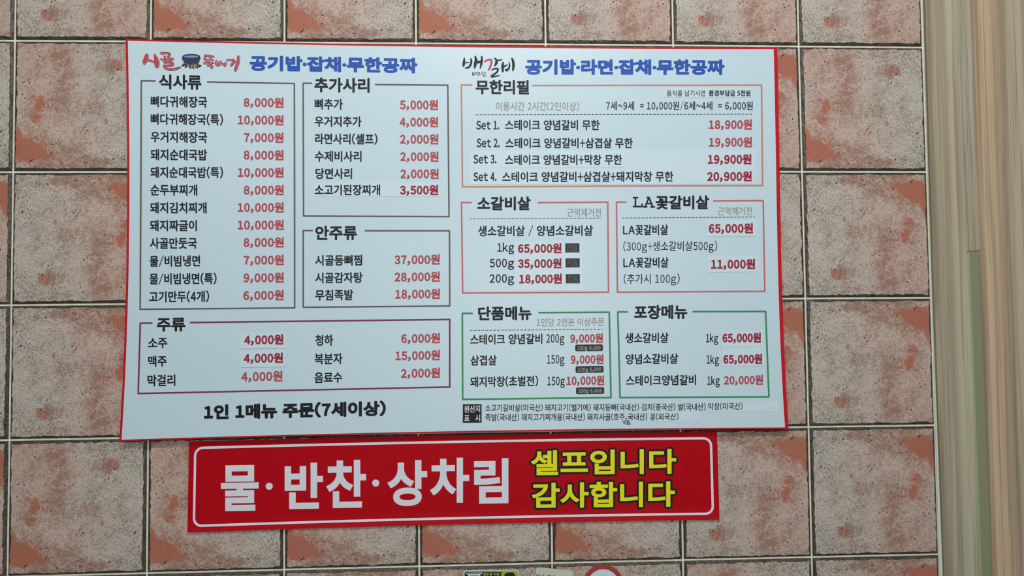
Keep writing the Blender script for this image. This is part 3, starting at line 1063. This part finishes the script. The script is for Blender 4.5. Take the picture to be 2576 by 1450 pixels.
# footers
sh = sheet()
write(sh, '1인 1메뉴 주문(7세이상)', 513, 970.5, 1032.6, 37, 2.1, 'ink', L1, sl=-0.0215)
sh.build('order_rule', board, 'bold black order rule')
sh = sheet()
sh.poly(rrect(1164.2, 1017.4, 1211.6, 1064.2, 0.5, -0.01, 2), 'ink', L1)
write(sh, '원산지', 1168, 1207.6, 1029.2, 17.5, 0.3, 'white_ink', L2)
write(sh, '표', 1168, 1181, 1052.2, 17.5, 0.3, 'white_ink', L2)
write(sh, '시', 1195.5, 1207.6, 1052.2, 17.5, 0.3, 'white_ink', L2)
write(sh, '소고기갈비살(미국산) 돼지고기(벨기에) 돼지등뼈(국내산) 김치(중국산) 쌀(국내산)', 1220.8, 1775.2, 1025.4, 17.5, 0.22, 'ink', L1, sl=-0.005)
write(sh, '족발(국내산) 돼지고기찌개용(국내산) 돼지사골(호주,국내산)', 1220.8, 1628.4, 1049.8, 17.5, 0.22, 'ink', L1, sl=-0.004)
write(sh, '섞음.', 1566.5, 1587.5, 1063, 11.5, 0.25, 'ink', L1, sl=0.05)
sh.build('origin_notice', board, 'fine print origin notice with a small black box')
sticker(1780, 1012.5, 1937, 1037.2, 0.0003, [('막창(미국산)', 1781.8, 1868.2, 1022.6, 17.5)], 'slip at the end of the first origin line', mat='ink', r=0.22, sl=0.0)
sticker(1633.3, 1038.2, 1759.4, 1062, 0.0003, [('콩(외국산)', 1635, 1706.6, 1048.9, 17.5)], 'slip at the end of the second origin line', mat='ink', r=0.22, sl=0.0)
sh = sheet()
sh.poly([(1936, 1011.2), (1957.6, 1011.5), (1958.2, 1036.4), (1936.6, 1036.6)], 'cream', L1 + 0.0005, 0.0)
write(sh, '섞음', 1938, 1953, 1023, 13, 0.2, 'sticker', L1 + 0.0008, sl=0)
sh.build('tape_patch', board, 'small cream tape patch')

# headlines
sh = sheet()
write(sh, '공기밥·잡채·무한공짜', 628, 1050, 161.7, 38, 2.2, 'blue', L1, sl=0.0155)
sh.build('headline', board, 'blue headline beside the red logo')
sh = sheet()
write(sh, '공기밥·라면·잡채·무한공짜', 1321.4, 1822.8, 168.6, 38, 2.2, 'blue', L1, sl=0.001)
sh.build('headline', board, 'blue headline beside the black logo')


def logo_strokes(raw, ox, oy, k):
    return [[(ox + x / k, oy + y / k, r / k) for x, y, r in s] for s in raw]


RAW1 = [[(265, 252, 30), (240, 340, 44), (205, 420, 36), (195, 440, 26)], [(290, 360, 26), (370, 392, 17), (450, 425, 20)],
        [(448, 250, 18), (478, 340, 44), (492, 430, 56), (492, 500, 44)],
        [(590, 212, 18), (700, 204, 15), (785, 222, 25)], [(785, 222, 26), (772, 270, 24), (750, 318, 14)], [(680, 285, 22), (690, 350, 24)],
        [(582, 345, 12), (640, 366, 20), (740, 366, 20), (872, 335, 14)],
        [(665, 424, 16), (770, 418, 18), (858, 436, 28), (830, 492, 22), (720, 498, 16), (668, 505, 22), (685, 550, 24), (770, 582, 24), (900, 578, 20), (1030, 538, 12)],
        [(1605, 268, 18), (1700, 264, 14), (1805, 290, 16)], [(1622, 275, 20), (1600, 362, 18), (1690, 374, 16)], [(1755, 285, 16), (1722, 320, 20), (1740, 362, 16), (1800, 368, 12)],
        [(1580, 440, 14), (1690, 436, 18), (1800, 432, 10)], [(1695, 440, 18), (1735, 480, 18), (1775, 500, 20), (1752, 555, 14)], [(1668, 508, 10), (1740, 495, 16)],
        [(1880, 385, 14), (1858, 440, 18), (1868, 482, 16), (1930, 482, 16), (1962, 400, 14)], [(1880, 440, 10), (1945, 432, 10)],
        [(1985, 400, 13), (2015, 480, 13)], [(2012, 455, 10), (2060, 465, 10)], [(2092, 428, 16), (2065, 510, 15)],
        [(2115, 372, 14), (2210, 368, 16), (2285, 382, 26), (2262, 430, 20), (2205, 495, 15)], [(2385, 290, 26), (2375, 400, 28), (2345, 500, 28), (2305, 605, 22)]]
st = logo_strokes(RAW1, 340, 110, 9.2)
sh = sheet()
for s in st:
    sh.curve(s, 'ink', L1, 0.45, shift=(1.5, 2.0))
for s in st:
    sh.curve(s, 'white_ink', L2, 0.55, shift=(0.2, 0.3))
for s in st:
    sh.curve(s, 'logo_red', L3)
sh.build('lettering_logo', board, 'red brush lettering logo with dark outline')


def pk(pts):
    return [(340 + x / 9.2, 110 + y / 9.2) for x, y in pts]


def ell(cx, cy, rx, ry, n=28, a0=0, a1=360):
    return [(cx + rx * math.cos(math.radians(a)), cy + ry * math.sin(math.radians(a))) for a in np.linspace(a0, a1, n, endpoint=(a1 - a0 < 360))]


sh = sheet()
for a in ([(1085, 515), (1190, 470)], [(1160, 545), (1220, 500)], [(1240, 520), (1285, 565)], [(1310, 525), (1355, 570)], [(1390, 525), (1440, 560)],
          [(1440, 490), (1520, 510)], [(1450, 520), (1490, 535)], [(1110, 475), (1200, 510)]):
    sh.stroke(pk(a), 2.0, 'pot', L1, 6)
sh.poly(pk([(1095, 300)] + [(1085, 330), (1072, 345), (1092, 362), (1105, 400), (1150, 460), (1210, 505), (1300, 525), (1390, 505), (1450, 460), (1490, 400), (1500, 362),
                            (1520, 345), (1508, 328), (1498, 300)]), 'pot', L2)
for x in (1120, 1150, 1460, 1485):
    d = 1 if x < 1300 else -1
    sh.poly(pk([(x, 400), (x + 25 * d, 445), (x + 60 * d, 480), (x + 10 * d, 455)]), 'flame_red', L3)
for q, x in enumerate(range(1190, 1450, 26)):
    hgt = (42, 70, 30, 60, 38, 72, 44, 66, 34, 58)[q % 10]
    yb = 525 - abs(x - 1300) ** 2 / 600
    sh.poly(pk([(x - 14, yb - 4), (x, yb - hgt), (x + 5, yb - 25), (x + 14, yb - 6), (x, yb + 5)]), 'flame' if q % 3 else 'flame_red', L3 + 0.0001 * (q % 2))
sh.poly(pk(ell(1297, 292, 204, 56)), 'pot', L3)
sh.poly(pk(ell(1295, 298, 162, 28)), 'water', L4)
sh.build('pot_emblem', board, 'dark cauldron over a log fire emblem')

RAW2 = [[(403, 372, 22), (390, 500, 46), (382, 600, 48), (368, 665, 30)], [(430, 548, 20), (550, 525, 18)],
        [(640, 395, 24), (655, 500, 38), (622, 620, 40), (560, 705, 36), (445, 740, 26)],
        [(790, 312, 28), (825, 440, 52), (800, 580, 58), (775, 715, 34)], [(850, 525, 50), (1000, 505, 46)], [(1028, 318, 28), (1030, 480, 44), (1005, 620, 38), (970, 755, 16)],
        [(1490, 380, 22), (1560, 450, 44), (1555, 550, 50), (1495, 655, 22)], [(1620, 455, 24), (1750, 436, 22)],
        [(1398, 805, 22), (1480, 760, 28), (1600, 758, 34), (1595, 850, 32), (1490, 950, 34), (1378, 1025, 36), (1440, 1046, 28), (1650, 1005, 22)],
        [(1798, 535, 30), (1780, 680, 54), (1785, 860, 32)], [(1835, 680, 34), (1950, 615, 18)], [(2012, 530, 18), (2028, 630, 28), (2010, 735, 34), (1930, 812, 44), (1882, 790, 28)],
        [(2118, 390, 32), (2158, 500, 46), (2172, 680, 48), (2145, 825, 26)],
        [(700, 892, 11), (765, 884, 11)], [(705, 900, 11), (700, 985, 14), (765, 975, 14)], [(705, 945, 9), (760, 930, 9)], [(785, 925, 9), (840, 908, 9)], [(852, 872, 12), (846, 980, 12)],
        [(895, 902, 10), (950, 888, 12), (930, 945, 12), (895, 1010, 12)], [(935, 945, 9), (982, 985, 10)], [(1038, 870, 12), (1042, 970, 12)],
        [(1120, 865, 10), (1115, 900, 11), (1170, 884, 9)], [(1088, 965, 9), (1185, 940, 10)], [(1105, 990, 10), (1100, 1032, 12), (1195, 1005, 10)]]
sh = sheet()
for s in logo_strokes(RAW2, 1140, 120, 14.31):
    sh.curve(s, 'black', L1)
for s in logo_strokes([[(1138, 500, 28), (1225, 445, 32), (1345, 435, 36), (1385, 500, 36), (1345, 650, 36), (1287, 795, 34)]], 1140, 120, 14.31):
    sh.curve(s, 'logo_red', L1)
sh.build('lettering_logo', board, 'black brush lettering logo with one red stroke')

# ------------------------------------------------------------------ red banner below
BT = np.polyfit([475.5, 1160, 1803.8], [1112, 1096.2, 1087.2], 2)
BB = np.polyfit([471.4, 1160, 1810], [1341, 1320.2, 1308.7], 2)


def ban_px(u, v):
    """banner coordinates in nominal picture points 0..1334 by 0..225"""
    u, v = np.asarray(u, float), np.asarray(v, float)
    s, t = u / 1334, v / 225
    x = (475.5 + (471.4 - 475.5) * t) + s * ((1803.8 + (1810 - 1803.8) * t) - (475.5 + (471.4 - 475.5) * t))
    y = np.polyval(BT, x) * (1 - t) + np.polyval(BB, x) * t
    return np.stack([x, y], -1)


banner = thing('banner', 'long red banner with white and yellow Korean lettering, stuck to tiles below the menu board', 'banner',
               tuple(on_banner([(1140, 1320)], 0.0)[0]))
nx, ny = 60, 24
P, F = grid_sheet(lambda s, t: ban_px(s * 1334, t * 225), nx, ny)
A = on_banner(P, 0.0)
Bk = A + np.array([0, 0.0009, 0])
per = [x for x in range(nx)] + [y * nx + nx - 1 for y in range(1, ny)] + [(ny - 1) * nx + x for x in range(nx - 2, -1, -1)] + [y * nx for y in range(ny - 2, 0, -1)]
n = nx * ny
SF = [[per[q], per[(q + 1) % len(per)], per[(q + 1) % len(per)] + n, per[q] + n] for q in range(len(per))]
link_mesh('vinyl_sheet', np.r_[A, Bk], F + [[v + n for v in f[::-1]] for f in F] + SF, ['banner_red'], None, banner)
sh = Sheet(on_banner)
out, inn = rrect(13, 13, 1321, 212, 22, 0, 9), rrect(19, 19, 1315, 206, 16, 0, 9)


def dens(L):
    r = []
    for a, b in zip(L, L[1:] + L[:1]):
        m_ = max(1, int(max(abs(a[0] - b[0]), abs(a[1] - b[1])) / 25))
        r += [(a[0] + (b[0] - a[0]) * q / m_, a[1] + (b[1] - a[1]) * q / m_) for q in range(m_)]
    return r


def ring_pts(L, ns):
    r = []
    for (a, b), m_ in zip(zip(L, L[1:] + L[:1]), ns):
        r += [(a[0] + (b[0] - a[0]) * q / m_, a[1] + (b[1] - a[1]) * q / m_) for q in range(m_)]
    return np.array(r)


ns = [max(1, int(max(abs(a[0] - b[0]), abs(a[1] - b[1])) / 25)) for a, b in zip(out, out[1:] + out[:1])]
o_, i_ = ring_pts(out, ns), ring_pts(inn, ns)
n = len(o_)
sh.add(np.r_[ban_px(o_[:, 0], o_[:, 1]), ban_px(i_[:, 0], i_[:, 1])], [[q, n + q, n + (q + 1) % n, (q + 1) % n] for q in range(n)], 'banner_white', 0.0003)
sh.build('border_line', banner, 'white rounded border line')
sh = Sheet(on_banner)
for ch, xl, xr, yt, yb in (('물', 555.7, 650.8, 1171, 1286.2), ('반', 716, 812.7, 1165, 1281), ('찬', 822, 921, 1158, 1278.5), ('상', 976, 1074.7, 1158.5, 1274),
                           ('차', 1083, 1180.5, 1152.5, 1266), ('림', 1192.5, 1279, 1154, 1267.5)):
    write(sh, ch, xl, xr, (yt + yb) / 2, yb - yt, 3.6, 'banner_white', 0.0003, sl=-0.017, square=True, box=True)
for x, y in ((677.2, 1224.2), (945.2, 1216)):
    sh.stroke([(x, y)], 9, 'banner_white', 0.0003, 24)
sh.build('white_lettering', banner, 'big white lettering')
sh = Sheet(on_banner)
for s, xl, xr, yc, h in (('셀프입니다', 1336.5, 1701.2, 1162.8, 61), ('감사합니다', 1338.4, 1698, 1244.8, 62)):
    write(sh, s, xl, xr, yc, h, 2.0, 'ink', 0.0003, sl=-0.012, dil=5.6)
for s, xl, xr, yc, h in (('셀프입니다', 1336.5, 1701.2, 1162.8, 61), ('감사합니다', 1338.4, 1698, 1244.8, 62)):
    write(sh, s, xl, xr, yc, h, 2.0, 'yellow', 0.0006, sl=-0.012, square=True)
sh.build('yellow_lettering', banner, 'yellow lettering outlined in black')

# ------------------------------------------------------------------ small things under the banner
DW = 0.0050
card = thing('review_card', 'small black and lime card with clear rim, stuck to tiles left of the cream note', 'card', tuple(on_plane([(1236, 1500)], DW)[0]))
sh = Sheet(on_wall(DW))
sh.poly(rrect(1164.8, 1435, 1306, 1528, 9, -0.002), 'card_clear', 0.0030, 0.0)
sh.build('clear_plate', card, 'clear plate with bright rim')
sh = Sheet(on_wall(DW))
sh.poly(rrect(1168.8, 1439.2, 1302, 1524, 6, -0.002), 'card_black', 0.0033)
sh.poly([(1261, 1438), (1301, 1437.5), (1301, 1524), (1261, 1524)], 'card_lime', 0.0035)
sh.poly([(1269, 1446), (1274, 1441.5), (1290, 1440.5), (1295, 1446), (1297, 1460), (1294, 1500), (1272, 1500), (1268, 1460)], 'card_black', 0.0037)
sh.stroke([(1271.5, 1444.8), (1276, 1444.6)], 0.5, 'tag_grey', 0.0039, 6)
sh.stroke([(1175, 1443.8), (1211, 1443.2)], 2.2, 'white_ink', 0.0035, 8)
sh.stroke([(1175.5, 1443.9), (1210.5, 1443.3)], 0.9, 'card_black', 0.0037, 8)
sh.poly([(1178, 1443.5), (1208, 1443), (1208, 1500), (1178, 1500)], 'white_ink', 0.00355)
sh.poly([(1181.5, 1447), (1204.5, 1446.6), (1204.5, 1490), (1181.5, 1490)], 'card_lime', 0.0039)
for s, xl, xr in (('영', 1215, 1222.5), ('수', 1222.8, 1230.2), ('증', 1231, 1238.5), ('리', 1241.5, 1248.8), ('뷰', 1249.8, 1257)):
    write(sh, s, xl, xr, 1445.2, 8.4, 0.3, 'card_lime', 0.0037, sl=0)
sh.build('printed_face', card, 'black and lime printed face')

note = thing('paper_note', 'cream paper note with black handwriting, tilted beside the round red disc', 'note', tuple(on_plane([(1390, 1500)], DW)[0]))
sh = Sheet(on_wall(DW))
sh.poly([(1350, 1428), (1396, 1431.8), (1442.8, 1436.6), (1437, 1472), (1432, 1512), (1385, 1507), (1338, 1502), (1343, 1466)], 'note', 0.0007, 0.0)
sh.build('paper', note)
sh = Sheet(on_wall(DW))
sh.stroke(ell(1353.5, 1452.5, 4.6, 5.6, 18, 0, 380), 0.75, 'ink', 0.001, 6)
for a in ([(1361.5, 1448.5), (1361, 1461)], [(1368, 1446), (1367, 1463)], [(1361.5, 1454), (1367, 1453.5)], [(1377, 1448.5), (1382, 1447.5), (1384.5, 1450), (1381, 1458), (1377, 1461)],
          [(1393.5, 1447), (1392.5, 1463)], [(1386, 1455), (1393, 1454)]):
    sh.stroke(a, 0.75, 'ink', 0.001, 6)
sh.build('handwriting', note, 'black pen handwriting')

disc = thing('round_sign', 'round white disc with thick red rim, stuck to tiles right of the cream note', 'sign', tuple(on_plane([(1517.5, 1472)], DW)[0]))
sh = Sheet(on_wall(DW))
sh.poly(ell(1517.5, 1472.5, 51, 51, 64), 'disc_red', 0.0012, 0.0)
sh.build('red_rim', disc, 'red rim of the disc')
sh = Sheet(on_wall(DW))
sh.poly(ell(1517.5, 1473, 40, 40, 64), 'sticker', 0.0015)
sh.build('white_face', disc, 'white face of the disc')
